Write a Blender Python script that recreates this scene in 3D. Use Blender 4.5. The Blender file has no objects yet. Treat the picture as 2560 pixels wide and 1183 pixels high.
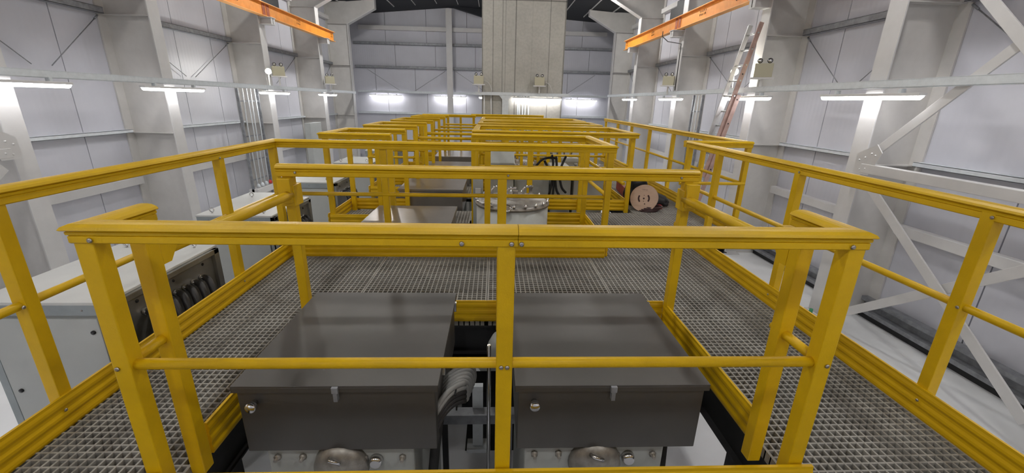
import bpy, bmesh, math, random
from mathutils import Vector, Matrix
S = bpy.context.scene
C = S.collection
random.seed(7)
H0 = 3.05                      # camera height above the hall floor; all heights below are given relative to the camera
ZR, ZG, ZM = -0.37, -1.45, -0.85   # handrail top, grating top, mid rail
XR, XL, YB, YF = 5.8, -6.85, 21.8, -3.6

# ---------------------------------------------------------------- camera
W, H, F = 2560., 1183., 1047.
d = Vector((1237. - W/2, -(252. - H/2), -F)).normalized()
h = Vector((1., -0.024, 0.))
up = h.cross(d).normalized()
if up.y < 0: up = -up
xa = d.cross(up)
M = Matrix((xa, d, up))
cam = bpy.data.cameras.new('camera'); cam.sensor_width = 36; cam.lens = F/W*36; cam.clip_start = 0.02; cam.clip_end = 200
co = bpy.data.objects.new('camera', cam); C.objects.link(co)
mw = M.to_4x4(); mw.translation = (0, 0, H0); co.matrix_world = mw
S.camera = co
# ---------------------------------------------------------------- world, exposure
w = bpy.data.worlds.new('world'); S.world = w; w.use_nodes = True
w.node_tree.nodes['Background'].inputs[0].default_value = (0.5, 0.52, 0.56, 1)
w.node_tree.nodes['Background'].inputs[1].default_value = 0.05
S.view_settings.view_transform = 'Standard'; S.view_settings.look = 'None'
S.view_settings.exposure = 1.5; S.view_settings.gamma = 1.0
BATTEN = 8.0      # emission strength of the LED battens
FLOOD = 300.0
ADD_LAMP = 66.0  # emission strength of the added roof lamps, all out of view

# ---------------------------------------------------------------- materials
def mat(name, col, rough=0.5, metal=0.0, var=0.0, scale=8.0, stretch=(1, 1, 1), bump=0.0, bscale=40, emit=None, es=0, wave=None, col2=None, spec=None, coat=0):
    m = bpy.data.materials.new(name); m.use_nodes = True
    nt = m.node_tree; n = nt.nodes; L = nt.links; b = n['Principled BSDF']
    b.inputs['Base Color'].default_value = (*col, 1); b.inputs['Roughness'].default_value = rough; b.inputs['Metallic'].default_value = metal
    if spec is not None: b.inputs['Specular IOR Level'].default_value = spec
    if coat: b.inputs['Coat Weight'].default_value = coat; b.inputs['Coat Roughness'].default_value = 0.25
    tc = n.new('ShaderNodeTexCoord'); mp = n.new('ShaderNodeMapping'); mp.inputs['Scale'].default_value = stretch
    L.new(tc.outputs['Object'], mp.inputs['Vector'])
    if var:
        t = n.new('ShaderNodeTexNoise'); t.inputs['Scale'].default_value = scale; t.inputs['Detail'].default_value = 6; t.inputs['Roughness'].default_value = 0.62
        L.new(mp.outputs[0], t.inputs['Vector'])
        mx = n.new('ShaderNodeMix'); mx.data_type = 'RGBA'
        c2 = col2 or tuple(c*(1-var) for c in col)
        mx.inputs[6].default_value = (*c2, 1); mx.inputs[7].default_value = (*[min(1, c*(1+var*0.5)) for c in col], 1)
        cr = n.new('ShaderNodeMapRange'); cr.inputs[1].default_value = 0.32; cr.inputs[2].default_value = 0.66
        L.new(t.outputs[0], cr.inputs[0]); L.new(cr.outputs[0], mx.inputs[0]); L.new(mx.outputs[2], b.inputs['Base Color'])
    if bump or wave:
        bp = n.new('ShaderNodeBump'); bp.inputs['Strength'].default_value = bump or 0.3; bp.inputs['Distance'].default_value = 0.004
        if wave:
            t2 = n.new('ShaderNodeTexWave'); t2.bands_direction = wave[0]; t2.inputs['Scale'].default_value = wave[1]; t2.wave_profile = 'SIN'
            L.new(tc.outputs['Object'], t2.inputs['Vector'])
        else:
            t2 = n.new('ShaderNodeTexNoise'); t2.inputs['Scale'].default_value = bscale; t2.inputs['Detail'].default_value = 4
            L.new(mp.outputs[0], t2.inputs['Vector'])
        L.new(t2.outputs[0], bp.inputs['Height']); L.new(bp.outputs[0], b.inputs['Normal'])
    if emit:
        b.inputs['Emission Color'].default_value = (*emit, 1); b.inputs['Emission Strength'].default_value = es
    return m
YEL = (0.70, 0.435, 0.004)
m_yel = mat('yellow_fibreglass', YEL, 0.40, spec=0.35, var=0.12, scale=5, bump=0.15, bscale=160)
m_yelx = mat('yellow_fibreglass_streaked_x', YEL, 0.42, spec=0.3, var=0.20, scale=1.6, stretch=(.6, 14, 22), col2=(0.57, 0.335, 0.003), bump=0.1, bscale=50)
m_yely = mat('yellow_fibreglass_streaked_y', YEL, 0.42, spec=0.3, var=0.20, scale=1.6, stretch=(14, .6, 22), col2=(0.57, 0.335, 0.003), bump=0.1, bscale=50)
m_grate = mat('grey_grating', (0.345, 0.332, 0.30), 0.6, var=0.25, scale=3, bump=0.4, bscale=250)
m_black = mat('black_steel', (0.018, 0.018, 0.02), 0.55, var=0.3, scale=10)
m_rubber = mat('black_rubber', (0.012, 0.012, 0.012), 0.75, bump=0.3, bscale=120)
m_box = mat('brushed_dark_steel', (0.125, 0.12, 0.113), 0.46, 0.75, var=0.10, scale=2.5, stretch=(1, 1, 1), bump=0.06, bscale=30)
m_box_lit = mat('brushed_steel_lit', (0.36, 0.345, 0.33), 0.28, 0.85, var=0.14, scale=2.5, bump=0.06, bscale=30)  # same steel lightened, standing in for reflections on the rear lids
m_chrome = mat('chrome', (0.7, 0.7, 0.7), 0.2, 1.0)
m_screw = mat('stainless_screw', (0.45, 0.43, 0.42), 0.3, 0.9)
m_white = mat('white_painted_steel', (0.66, 0.65, 0.64), 0.45, var=0.06, scale=3)
m_web = mat('offwhite_painted_web', (0.60, 0.585, 0.56), 0.5, var=0.08, scale=2.5)
m_galv = mat('galvanised_steel', (0.68, 0.72, 0.745), 0.45, 0.1, var=0.08, scale=14)
m_galvd = mat('weathered_galvanised_steel', (0.30, 0.31, 0.33), 0.5, 0.3, var=0.3, scale=10)
m_panY = mat('ribbed_wall_panel_side', (0.60, 0.605, 0.66), 0.5, var=0.05, scale=1.2, wave=('Y', 3.2), bump=0.25)
m_panX = mat('ribbed_wall_panel_end', (0.60, 0.605, 0.66), 0.5, var=0.05, scale=1.2, wave=('X', 3.2), bump=0.25)
m_seam = mat('dark_panel_joint', (0.08, 0.08, 0.085), 0.8)
m_floor = mat('pale_grey_floor_paint', (0.86, 0.87, 0.88), 0.38, var=0.06, scale=1.5)
m_roof = mat('black_roof_lining', (0.010, 0.012, 0.017), 0.7, wave=('X', 6), bump=0.2)
m_orange = mat('orange_crane_paint', (0.90, 0.34, 0.04), 0.5, var=0.14, scale=4)
m_orange2 = mat('orange_crane_flange_paint', (0.92, 0.45, 0.14), 0.5, var=0.1, scale=4)
m_oxide = mat('red_oxide_primer', (0.42, 0.10, 0.03), 0.6, var=0.3, scale=9)
m_ink = mat('black_stencil_ink', (0.03, 0.015, 0.01), 0.7)
m_cab = mat('light_grey_cabinet_paint', (0.47, 0.49, 0.475), 0.45, var=0.05, scale=4)
m_cabt = mat('pale_cabinet_top_paint', (0.60, 0.61, 0.59), 0.5, var=0.06, scale=3)
m_trim = mat('blue_grey_cabinet_trim', (0.34, 0.38, 0.39), 0.35, 0.3, var=0.12, scale=6)
m_stain = mat('stainless_panel', (0.32, 0.32, 0.30), 0.3, 0.6, var=0.25, scale=4)
m_cable = mat('grey_cable_sheath', (0.28, 0.28, 0.27), 0.45)
m_cabled = mat('dark_cable_sheath', (0.03, 0.028, 0.028), 0.5)
m_mach = mat('grey_machine_paint', (0.40, 0.415, 0.395), 0.4, var=0.08, scale=5)
m_cast = mat('cast_metal_fitting', (0.33, 0.31, 0.28), 0.4, 0.5, var=0.35, scale=18)
m_wood = mat('plywood_disc', (0.60, 0.42, 0.31), 0.6, var=0.12, scale=3, stretch=(1, 1, 6))
m_ladder = mat('faded_red_fibreglass', (0.46, 0.31, 0.27), 0.5, var=0.25, scale=6)
m_alu = mat('aluminium', (0.52, 0.53, 0.53), 0.35, 0.7)
m_red = mat('dark_red_paint', (0.28, 0.03, 0.025), 0.5, var=0.2, scale=9)
m_redb = mat('bright_red', (0.6, 0.03, 0.03), 0.45)
m_cream = mat('cream_plastic', (0.50, 0.47, 0.34), 0.5)
m_glossblack = mat('gloss_black_plastic', (0.015, 0.015, 0.017), 0.2)
m_sticker = mat('white_sticker', (0.75, 0.75, 0.72), 0.6)
m_card = mat('brown_cardboard', (0.30, 0.17, 0.12), 0.8, var=0.4, scale=20)
m_fabric = mat('black_fabric', (0.010, 0.010, 0.012), 0.9, bump=0.5, bscale=90)
m_brown = mat('dark_brown_hose', (0.05, 0.02, 0.02), 0.4)
m_led = mat('glowing_led_diffuser', (0.95, 0.95, 0.95), 0.4, emit=(1.0, 0.985, 1.0), es=BATTEN)
m_addlamp = mat('added_roof_lamp_lens', (1, 1, 1), 0.4, emit=(1.0, 0.98, 0.95), es=ADD_LAMP)
m_addlamp2 = mat('added_roof_lamp_lens_bright', (1, 1, 1), 0.4, emit=(1.0, 0.98, 0.95), es=ADD_LAMP*2.0)  # added lamps of the last row, doubled to brighten the hall end
m_flood = mat('glowing_flood_lens', (1, 1, 0.95), 0.4, emit=(1.0, 0.98, 0.88), es=FLOOD)
m_green = mat('green_valve_paint', (0.03, 0.22, 0.10), 0.5)

def concrete():
    m = mat('board_marked_concrete', (0.46, 0.445, 0.40), 0.85, var=0.12, scale=.9, bump=0.25, bscale=30)
    nt = m.node_tree; n = nt.nodes; L = nt.links; b = n['Principled BSDF']
    src = b.inputs['Base Color'].links[0].from_socket
    tc = n.new('ShaderNodeTexCoord'); sx = n.new('ShaderNodeSeparateXYZ'); L.new(tc.outputs['Object'], sx.inputs[0])
    prev = src
    for sock, pos, wd, k in ((0, -0.07, 0.012, .55), (0, 0.22, 0.012, .6), (0, 0.31, 0.008, .6), (0, 0.62, 0.016, .5), (0, 1.12, 0.008, .85), (0, 1.66, 0.014, .6), (2, 2.87+H0, 0.02, .5), (2, 3.35+H0, 0.012, .8), (0, -.40, .02, .5), (0, 2.12, .02, .5)):
        s = n.new('ShaderNodeMath'); s.operation = 'COMPARE'; s.inputs[1].default_value = pos; s.inputs[2].default_value = wd
        L.new(sx.outputs[sock], s.inputs[0])
        mx = n.new('ShaderNodeMix'); mx.data_type = 'RGBA'; mx.blend_type = 'MULTIPLY'; mx.inputs[7].default_value = (k, k, k, 1)
        L.new(s.outputs[0], mx.inputs[0]); L.new(prev, mx.inputs[6]); prev = mx.outputs[2]
    t = n.new('ShaderNodeTexNoise'); t.inputs['Scale'].default_value = 14; t.inputs['Detail'].default_value = 8
    L.new(tc.outputs['Object'], t.inputs['Vector'])
    r = n.new('ShaderNodeMapRange'); r.inputs[1].default_value = .35; r.inputs[2].default_value = .6; r.inputs[3].default_value = .93; r.inputs[4].default_value = 1.03
    L.new(t.outputs[0], r.inputs[0])
    mx = n.new('ShaderNodeMix'); mx.data_type = 'RGBA'; mx.blend_type = 'MULTIPLY'; mx.inputs[0].default_value = 1
    L.new(prev, mx.inputs[6]); L.new(r.outputs[0], mx.inputs[7]); L.new(mx.outputs[2], b.inputs['Base Color'])
    return m
m_conc = concrete()

# ---------------------------------------------------------------- mesh helpers (camera-relative coordinates)
class MB:
    def __init__(s): s.v = []; s.f = []; s.m = []; s.cur = 0; s.smooth = []
    def face(s, idx, sm=False): s.f.append(idx); s.m.append(s.cur); s.smooth.append(sm)
    def box(s, x0, x1, y0, y1, z0, z1):
        b = len(s.v)
        s.v += [Vector(p) for p in ((x0, y0, z0), (x1, y0, z0), (x1, y1, z0), (x0, y1, z0), (x0, y0, z1), (x1, y0, z1), (x1, y1, z1), (x0, y1, z1))]
        for q in ((0, 3, 2, 1), (4, 5, 6, 7), (0, 1, 5, 4), (1, 2, 6, 5), (2, 3, 7, 6), (3, 0, 4, 7)): s.face([b+i for i in q])
        return s
    def hexa(s, pts):   # 8 points, bottom ring then top ring
        b = len(s.v); s.v += [Vector(p) for p in pts]
        for q in ((0, 3, 2, 1), (4, 5, 6, 7), (0, 1, 5, 4), (1, 2, 6, 5), (2, 3, 7, 6), (3, 0, 4, 7)): s.face([b+i for i in q])
        return s
    def beam(s, p, q, wd, ht, side=(0, 0, 1)):
        p, q = Vector(p), Vector(q); a = (q-p).normalized(); sd = Vector(side)
        u = a.cross(sd)
        if u.length < 1e-4: u = a.cross(Vector((1, 0, 0)))
        u.normalize(); v = u.cross(a).normalized()
        u *= wd/2; v *= ht/2
        return s.hexa([p-u-v, p+u-v, q+u-v, q-u-v, p-u+v, p+u+v, q+u+v, q-u+v])
    def tube(s, pts, r, n=12, cap=True, closed=False):
        pts = [Vector(p) for p in pts]; b = len(s.v); K = len(pts)
        t0 = (pts[1]-pts[0]).normalized(); ref = Vector((0, 0, 1)) if abs(t0.z) < .9 else Vector((1, 0, 0))
        u = t0.cross(ref).normalized()
        for i, p in enumerate(pts):
            if closed: t = pts[(i+1) % K]-pts[i-1]
            else: t = pts[min(i+1, K-1)]-pts[max(i-1, 0)]
            t.normalize(); u = (u - t*u.dot(t)).normalized(); v = t.cross(u)
            rr = r[i] if isinstance(r, (list, tuple)) else r
            for k in range(n):
                a = 2*math.pi*k/n; s.v.append(p + u*math.cos(a)*rr + v*math.sin(a)*rr)
        for i in range(K if closed else K-1):
            j = (i+1) % K
            for k in range(n): s.face([b+i*n+k, b+i*n+(k+1) % n, b+j*n+(k+1) % n, b+j*n+k], True)
        if cap and not closed:
            s.face([b+k for k in range(n)][::-1]); s.face([b+(K-1)*n+k for k in range(n)])
        return s
    def lathe(s, c, prof, axis=(0, 0, 1), n=32):
        c = Vector(c); a = Vector(axis).normalized(); ref = Vector((1, 0, 0)) if abs(a.x) < .9 else Vector((0, 1, 0))
        u = a.cross(ref).normalized(); v = a.cross(u); b = len(s.v); K = len(prof)
        for (r, z) in prof:
            for k in range(n):
                t = 2*math.pi*k/n; s.v.append(c + a*z + (u*math.cos(t)+v*math.sin(t))*max(r, 1e-5))
        for i in range(K-1):
            sm = abs(prof[i][0]-prof[i+1][0]) < 1e-6 or (abs(prof[i][1]-prof[i+1][1]) > 1e-4)
            for k in range(n): s.face([b+i*n+k, b+i*n+(k+1) % n, b+(i+1)*n+(k+1) % n, b+(i+1)*n+k], sm)
        if prof[0][0] < 1e-6: s.face([b+k for k in range(n)][::-1])
        s.face([b+(K-1)*n+k for k in range(n)])
        return s
    def sweep(s, path, prof, z, caps=True):
        """profile (u,v) closed ring swept along a horizontal polyline with mitred corners; u = right of travel"""
        P = [Vector((p[0], p[1], 0)) for p in path]; b = len(s.v); n = len(prof); K = len(P)
        for i in range(K):
            d0 = (P[i]-P[i-1]).normalized() if i > 0 else None
            d1 = (P[i+1]-P[i]).normalized() if i < K-1 else None
            dd = d0 or d1; e = d1 or d0
            n0 = Vector((dd.y, -dd.x, 0)); n1 = Vector((e.y, -e.x, 0)); m = (n0+n1).normalized(); k = 1/max(.3, m.dot(n0))
            for (u, v) in prof: s.v.append(P[i] + m*u*k + Vector((0, 0, z+v)))
        for i in range(K-1):
            for k in range(n): s.face([b+i*n+k, b+(i+1)*n+k, b+(i+1)*n+(k+1) % n, b+i*n+(k+1) % n])
        if caps: s.face([b+k for k in range(n)]); s.face([b+(K-1)*n+k for k in range(n)][::-1])
        return s
    def prism(s, poly, axis, a0, a1):
        """polygon in the plane perpendicular to axis ('x','y','z')"""
        b = len(s.v); n = len(poly)
        for a in (a0, a1):
            for (p, q) in poly:
                s.v.append(Vector((a, p, q)) if axis == 'x' else Vector((p, a, q)) if axis == 'y' else Vector((p, q, a)))
        for k in range(n): s.face([b+k, b+(k+1) % n, b+n+(k+1) % n, b+n+k])
        s.face([b+k for k in range(n)][::-1]); s.face([b+n+k for k in range(n)])
        return s
    def build(s, name, mats, parent=None, bevel=0, fix=True):
        if not isinstance(mats, (list, tuple)): mats = [mats]
        base = Vector((0, 0, H0)) if parent is None else Vector((0, 0, H0)) - wloc(parent)
        me = bpy.data.meshes.new(name)
        me.from_pydata([tuple(v+base) for v in s.v], [], s.f)
        for m in mats: me.materials.append(m)
        me.polygons.foreach_set('material_index', s.m); me.polygons.foreach_set('use_smooth', s.smooth)
        if fix:
            bm = bmesh.new(); bm.from_mesh(me); bmesh.ops.recalc_face_normals(bm, faces=bm.faces); bm.to_mesh(me); bm.free()
        o = bpy.data.objects.new(name, me); C.objects.link(o)
        if parent is not None: o.parent = parent
        if bevel:
            md = o.modifiers.new('bevel', 'BEVEL'); md.width = bevel; md.segments = 2; md.limit_method = 'ANGLE'; md.angle_limit = math.radians(40)
        return o
WL = {}
def wloc(o):
    return WL.get(o.name, Vector((0, 0, 0))) if o.type == 'EMPTY' else wloc(o.parent) if o.parent else Vector((0, 0, 0))
def thing(name, label, cat, loc, group=None):
    o = bpy.data.objects.new(name, None); C.objects.link(o); o.empty_display_size = .1
    o.location = (loc[0], loc[1], loc[2]+H0); WL[o.name] = Vector(o.location)
    o['label'] = label; o['category'] = cat
    if group: o['group'] = group
    return o
def tag(o, label, cat, group=None):
    o['label'] = label; o['category'] = cat
    if group: o['group'] = group
    return o
def struct(o): o['kind'] = 'structure'; return o
def copy_tree(o, loc, label, group=None):
    r = o.copy(); C.objects.link(r); r.location = (loc[0], loc[1], loc[2]+H0); WL[r.name] = Vector(r.location)
    r['label'] = label
    if group: r['group'] = group
    for ch in list(o.children):
        c = ch.copy(); C.objects.link(c); c.parent = r
        for g in list(ch.children):
            e = g.copy(); C.objects.link(e); e.parent = c
    return r
def arc(c, r, a0, a1, n, plane='xz'):
    out = []
    for i in range(n+1):
        a = a0+(a1-a0)*i/n; p = Vector(c)
        if plane == 'xz': out.append(p+Vector((r*math.cos(a), 0, r*math.sin(a))))
        elif plane == 'yz': out.append(p+Vector((0, r*math.cos(a), r*math.sin(a))))
        else: out.append(p+Vector((r*math.cos(a), r*math.sin(a), 0)))
    return out
def bez(p0, p1, p2, p3, n=12):
    p0, p1, p2, p3 = map(Vector, (p0, p1, p2, p3)); o = []
    for i in range(n+1):
        t = i/n; o.append(p0*(1-t)**3+p1*3*t*(1-t)**2+p2*3*t*t*(1-t)+p3*t**3)
    return o

# ================================================================ ROOM
def zc(x):   # underside of the roof
    return 3.60+(x+6.85)*0.095 if x < -2.2 else 4.04-(x+2.2)*0.061
FL = -H0
struct(MB().box(XL-.2, XR+.2, YF-.2, YB+.2, FL-.2, FL).build('floor', m_floor))
mb = MB()
mb.prism([(XL-.2, zc(XL)), (-2.2, zc(-2.2)), (XR+.2, zc(XR)), (XR+.2, zc(XR)+.15), (-2.2, zc(-2.2)+.15), (XL-.2, zc(XL)+.15)], 'y', YF-.2, YB+.2)
struct(mb.build('ceiling', m_roof))
mb = MB(); x = -6.3
k = 0
while x < XR:
    mb = MB(); zz = zc(x)
    mb.box(x-.011, x+.011, YF, YB-1.1, zz-.03, zz+.01)
    k += 1; o = struct(mb.build('trim_%d' % k, m_white)); x += 0.93
struct(MB().prism([(-2.1, 4.03), (-.43, 3.60), (-.43, 4.0)], 'y', 21.3, 21.6).build('trim_%d' % (k+1), m_roof))
def panel_wall(name, axis, at, thick, lo, hi, rows, seams, m):
    """panels as slabs 14 mm apart in front of a dark backing"""
    mb = MB(); s = 1 if thick > 0 else -1
    a0, a1 = sorted((at+s*.03, at+thick)); b0, b1 = sorted((at, at+s*.03))
    mb.cur = 1
    (mb.box(a0, a1, lo, hi, FL, 4.1) if axis == 'x' else mb.box(lo, hi, a0, a1, FL, 4.1))
    mb.cur = 0
    for (z0, z1, off) in rows:
        ss = [lo]+[q+off for q in seams if lo+.2 < q+off < hi-.2]+[hi]
        for p, q in zip(ss[:-1], ss[1:]):
            (mb.box(b0, b1, p+.008, q-.008, z0, z1) if axis == 'x' else mb.box(p+.008, q-.008, b0, b1, z0, z1))
    return struct(mb.build(name, [m, m_seam]))
seamsY = [-5.9, -4.6, -3.4, -2.2, -1.0, 0.2, 1.5, 2.95, 4.3, 5.93, 7.45, 8.83, 10.1, 11.3, 12.33, 13.6, 14.9, 16.1, 17.3, 18.5, 19.45, 20.6]
rows = [(FL+.33, -1.6, 0), (-1.6, -.72, 0), (-.72, 1.27, 0), (1.27, 4.1, 0)]
panel_wall('wall_left', 'x', XL, -.2, YF, YB, rows, seamsY, m_panY)
panel_wall('wall_right', 'x', XR, .2, YF, YB, rows, seamsY, m_panY)
panel_wall('wall_back', 'y', YB, .2, XL, XR, [(FL, -.73, .3), (-.73, .3, 0), (.3, 1.36, -.55), (1.36, 2.4, .45), (2.4, 4.1, .05)], [-5.2, -3.3, -1.4, .5, 2.4, 4.1], m_panX)
panel_wall('wall_front', 'y', YF, -.2, XL, XR, [(FL, 4.1, 0)], [-5.2, -3.3, -1.4, .5, 2.4, 4.1], m_panX)
# dark base channel and galvanised kicker strip along both side walls
for sgn, xw, side in ((1, XR, 'right'), (-1, XL, 'left')):
    mb = MB(); mb.cur = 0
    xs = lambda a: xw-sgn*a
    def bx(a, b, z0, z1): x0, x1 = sorted((xs(a), xs(b))); mb.box(x0, x1, YF, YB, z0, z1)
    bx(.02, .10, FL, FL+.10); mb.cur = 1; bx(.0, .16, FL+.10, FL+.16); bx(.0, .05, FL+.16, FL+.27); bx(0, .12, FL+.27, FL+.33)
    struct(mb.build('baseboard_'+side, [m_black, m_galvd]))

# ================================================================ PORTAL COLUMNS
COLS = [(-1.0, 'behind'), (2.75, 'first'), (5.65, 'second'), (8.45, 'third'), (12.15, 'fourth'), (15.9, 'fifth'), (19.15, 'corner')]
NAMES = {2.75: 'nearest', 5.65: 'beside the near cabinets' , 8.45: 'second along', 12.15: 'third along', 15.9: 'fourth along', 19.15: 'in the far corner'}
RN = {2.75: 'nearest', 5.65: 'at the first big cross brace', 8.45: 'behind the leaning ladder', 12.15: 'holding the conduit rack', 15.9: 'under the end of the crane rail', 19.15: 'in the far corner'}
LN = {2.75: 'nearest', 5.65: 'behind the closest grey cabinet', 8.45: 'one bay before the conduit rack', 12.15: 'carrying the bright flood light', 15.9: 'under the end of the crane rail', 19.15: 'in the far corner'}
for sgn, xf, xw, side in ((1, 5.0, XR, 'right'), (-1, -6.0, XL, 'left')):
    for y, _ in COLS:
        if y < 0: nm = ['behind the camera, farther', 'behind the camera, closer'][y > -2]
        else: nm = (RN if sgn > 0 else LN)[y]
        t = thing('steel_column', 'white tapered steel column on the %s wall, %s' % (side, nm), 'column', (xf+sgn*.4, y, FL), 'portal columns on the %s wall' % side)
        X = lambda a: xf+sgn*a
        top = zc(xf)
        def pr(mb, a, b, y0, y1, z0, z1): x0, x1 = sorted((X(a), X(b))); mb.box(x0, x1, y0, y1, z0, z1); return mb
        bw = .14 if y != 5.65 and y != 8.45 else .13
        pr(MB(), 0, .018, y-bw, y+bw, FL, 2.83).build('inner_flange', m_white, t)
        mb = pr(MB(), .018, abs(xw-xf)-.03, y-.008, y+.008, FL, zc(xf)-.01)
        for zz in (-.72, 1.27, 2.83): pr(mb, .018, abs(xw-xf)-.03, y-bw+.01, y-.008, zz-.006, zz+.006)
        mb.build('web', m_web, t)
        pr(MB(), abs(xw-xf)-.03, abs(xw-xf)-.004, y-bw-.05, y+bw, FL, min(zc(xf), zc(xw))-.01).build('outer_flange', m_web, t)
        pr(MB(), -.04, .3, y-bw-.04, y+bw+.04, FL, FL+.03).build('base_plate', m_white, t)
        # haunch: web plate plus sloping bottom flange
        hx, hz = -1.12, 3.42
        poly = [(X(.02), 2.83), (X(hx), hz), (X(hx), zc(X(hx))-.02), (X(.02), zc(X(.02))-.02)]
        mb = MB().prism(poly, 'y', y-.008, y+.008); mb.build('haunch', m_web, t)
        mb = MB().beam((X(0), y, 2.83), (X(hx), y, hz), 2*bw, .018)
        mb.beam((X(hx), y, hz), (X(hx), y, zc(X(hx))-.02), 2*bw, .018, side=(0, 1, 0)) if 0 else mb.box(min(X(hx), X(hx-.02)), max(X(hx), X(hx-.02)), y-bw, y+bw, hz, zc(X(hx))-.02)
        mb.build('haunch_flange', m_white, t)
        if y < 19:
            mb = MB(); pr(mb, -.30, 0, y-.012, y+.012, 1.74, 1.88); pr(mb, -.32, 0, y-.12, y+.12, 1.88, 1.895); pr(mb, -.30, 0, y-.10, y+.10, 1.725, 1.74); pr(mb, -.30, -.29, y-.10, y+.10, 1.74, 1.88)
            mb.build('crane_bracket', m_white, t)
    # orange crane runway beam
    xc = xf-sgn*.15
    t = thing('crane_beam', 'orange crane runway beam on the %s wall brackets' % side, 'crane beam', (xc, 5, 1.895))
    y0, y1 = YF+.5, 16.85
    MB().box(xc-.075, xc+.075, y0, y1, 1.896, 1.912).build('lower_flange', m_orange2, t)
    MB().box(xc-.006, xc+.006, y0, y1, 1.912, 2.20).build('web', m_orange, t)
    MB().box(xc-.075, xc+.075, y0, y1, 2.20, 2.216).build('upper_flange', m_orange2, t)
    mb = MB().box(xc-.02, xc+.02, y0, y1-.05, 2.216, 2.24); mb.build('rail', m_galvd, t)
    for yy in (12.05, 12.25): MB().box(xc-sgn*.012-.003, xc-sgn*.012+.003, yy-.09, yy+.06, 1.92, 2.195).build('splice_plate', m_oxide, t)
    for (yy, n) in ((10.6, 5), (13.9, 4), (16.6, 2), (9.0, 5)):
        mb = MB(); random.seed(int(yy*10))
        for rr in range(2):
            for q in range(n):
                a = yy+q*.07; z = 2.11-rr*.07
                mb.box(xc-sgn*.009-.002, xc-sgn*.009+.002, a, a+.012, z-.022, z+.022)
                if random.random() < .6: mb.box(xc-sgn*.009-.002, xc-sgn*.009+.002, a, a+.04, z+.014, z+.022)
                if random.random() < .6: mb.box(xc-sgn*.009-.002, xc-sgn*.009+.002, a, a+.04, z-.006, z+.002)
        mb.build('stencil_mark', m_ink, t)
    # black junction box on the far side of the beam
    xb = xw-sgn*.22
    t = thing('equipment_box', 'black twin box on the %s wall above the crane beam' % side, 'box', (xb, 13.6, 2.4))
    MB().box(xb-.2, xb+.2, 13.1, 13.75, 2.30, 2.93).build('body', m_black, t, .01)
    MB().box(xb-.18, xb+.18, 13.75, 14.25, 2.25, 2.80).build('side_unit', m_black, t, .01)
    # galvanised girts and white rails between columns
    for i in range(len(COLS)):
        ya = COLS[i][0]; yb = COLS[i+1][0] if i+1 < len(COLS) else YB-.02
        where = '%s from the near end' % (['first', 'second', 'third', 'fourth', 'fifth', 'sixth', 'seventh'][i])
        for (z, dd, nm, hh, mm) in ((1.27, .14, 'upper', .10, m_galvd), (-.72, .14, 'middle', .06, m_galv)):
            t0 = MB(); x0, x1 = sorted((xw-sgn*.001, xw-sgn*dd))
            t0.box(x0, x1, ya+.17, yb-.17, z+hh-.006, z+hh); t0.box(x0, x1, ya+.17, yb-.17, z, z+.006)
            xx0, xx1 = sorted((xw-sgn*(dd-.006), xw-sgn*dd)); t0.box(xx0, xx1, ya+.17, yb-.17, z, z+hh)
            tag(t0.build('wall_girt', mm), '%s galvanised girt, %s wall, bay %s' % (nm, side, where), 'girt', 'galvanised wall girts')
        if True:
            zz = -1.6
            t0 = MB(); x0, x1 = sorted((xw-sgn*.001, xw-sgn*.12)); t0.box(x0, x1, ya+.17, yb-.17, zz-.07, zz+.07)
            tag(t0.build('wall_rail', m_white, bevel=.006), 'low white rail on the %s wall, bay %s' % (side, where), 'rail', 'low white wall rails')
        if i in (3, 4, 5):
            t0 = MB(); x0, x1 = sorted((xw-sgn*.001, xw-sgn*.16)); t0.box(x0, x1, ya+.17, yb-.17, 2.95, 3.09)
            tag(t0.build('wall_rail', m_white, bevel=.006), 'high white rail on the %s wall, bay %s' % (side, where), 'rail', 'high white wall rails')
        # thin sag rods
        ym = (ya+yb)/2
        for (a, b, e) in ((ya+.2, ym-.15, 'near'), (yb-.2, ym+.15, 'far')):
            t0 = MB().tube([(xw-sgn*.05, a, 1.24), (xw-sgn*.05, b, .36)], .007, 6)
            t0.tube([(xw-sgn*.05, a, 1.24), (xw-sgn*.05, a*.92+b*.08, 1.17)], .014, 6)
            tag(t0.build('tie_rod', m_galvd), 'thin slanting tie rod, %s wall, bay %s, %s half' % (side, where, e), 'rod', 'slanting tie rods')
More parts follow.
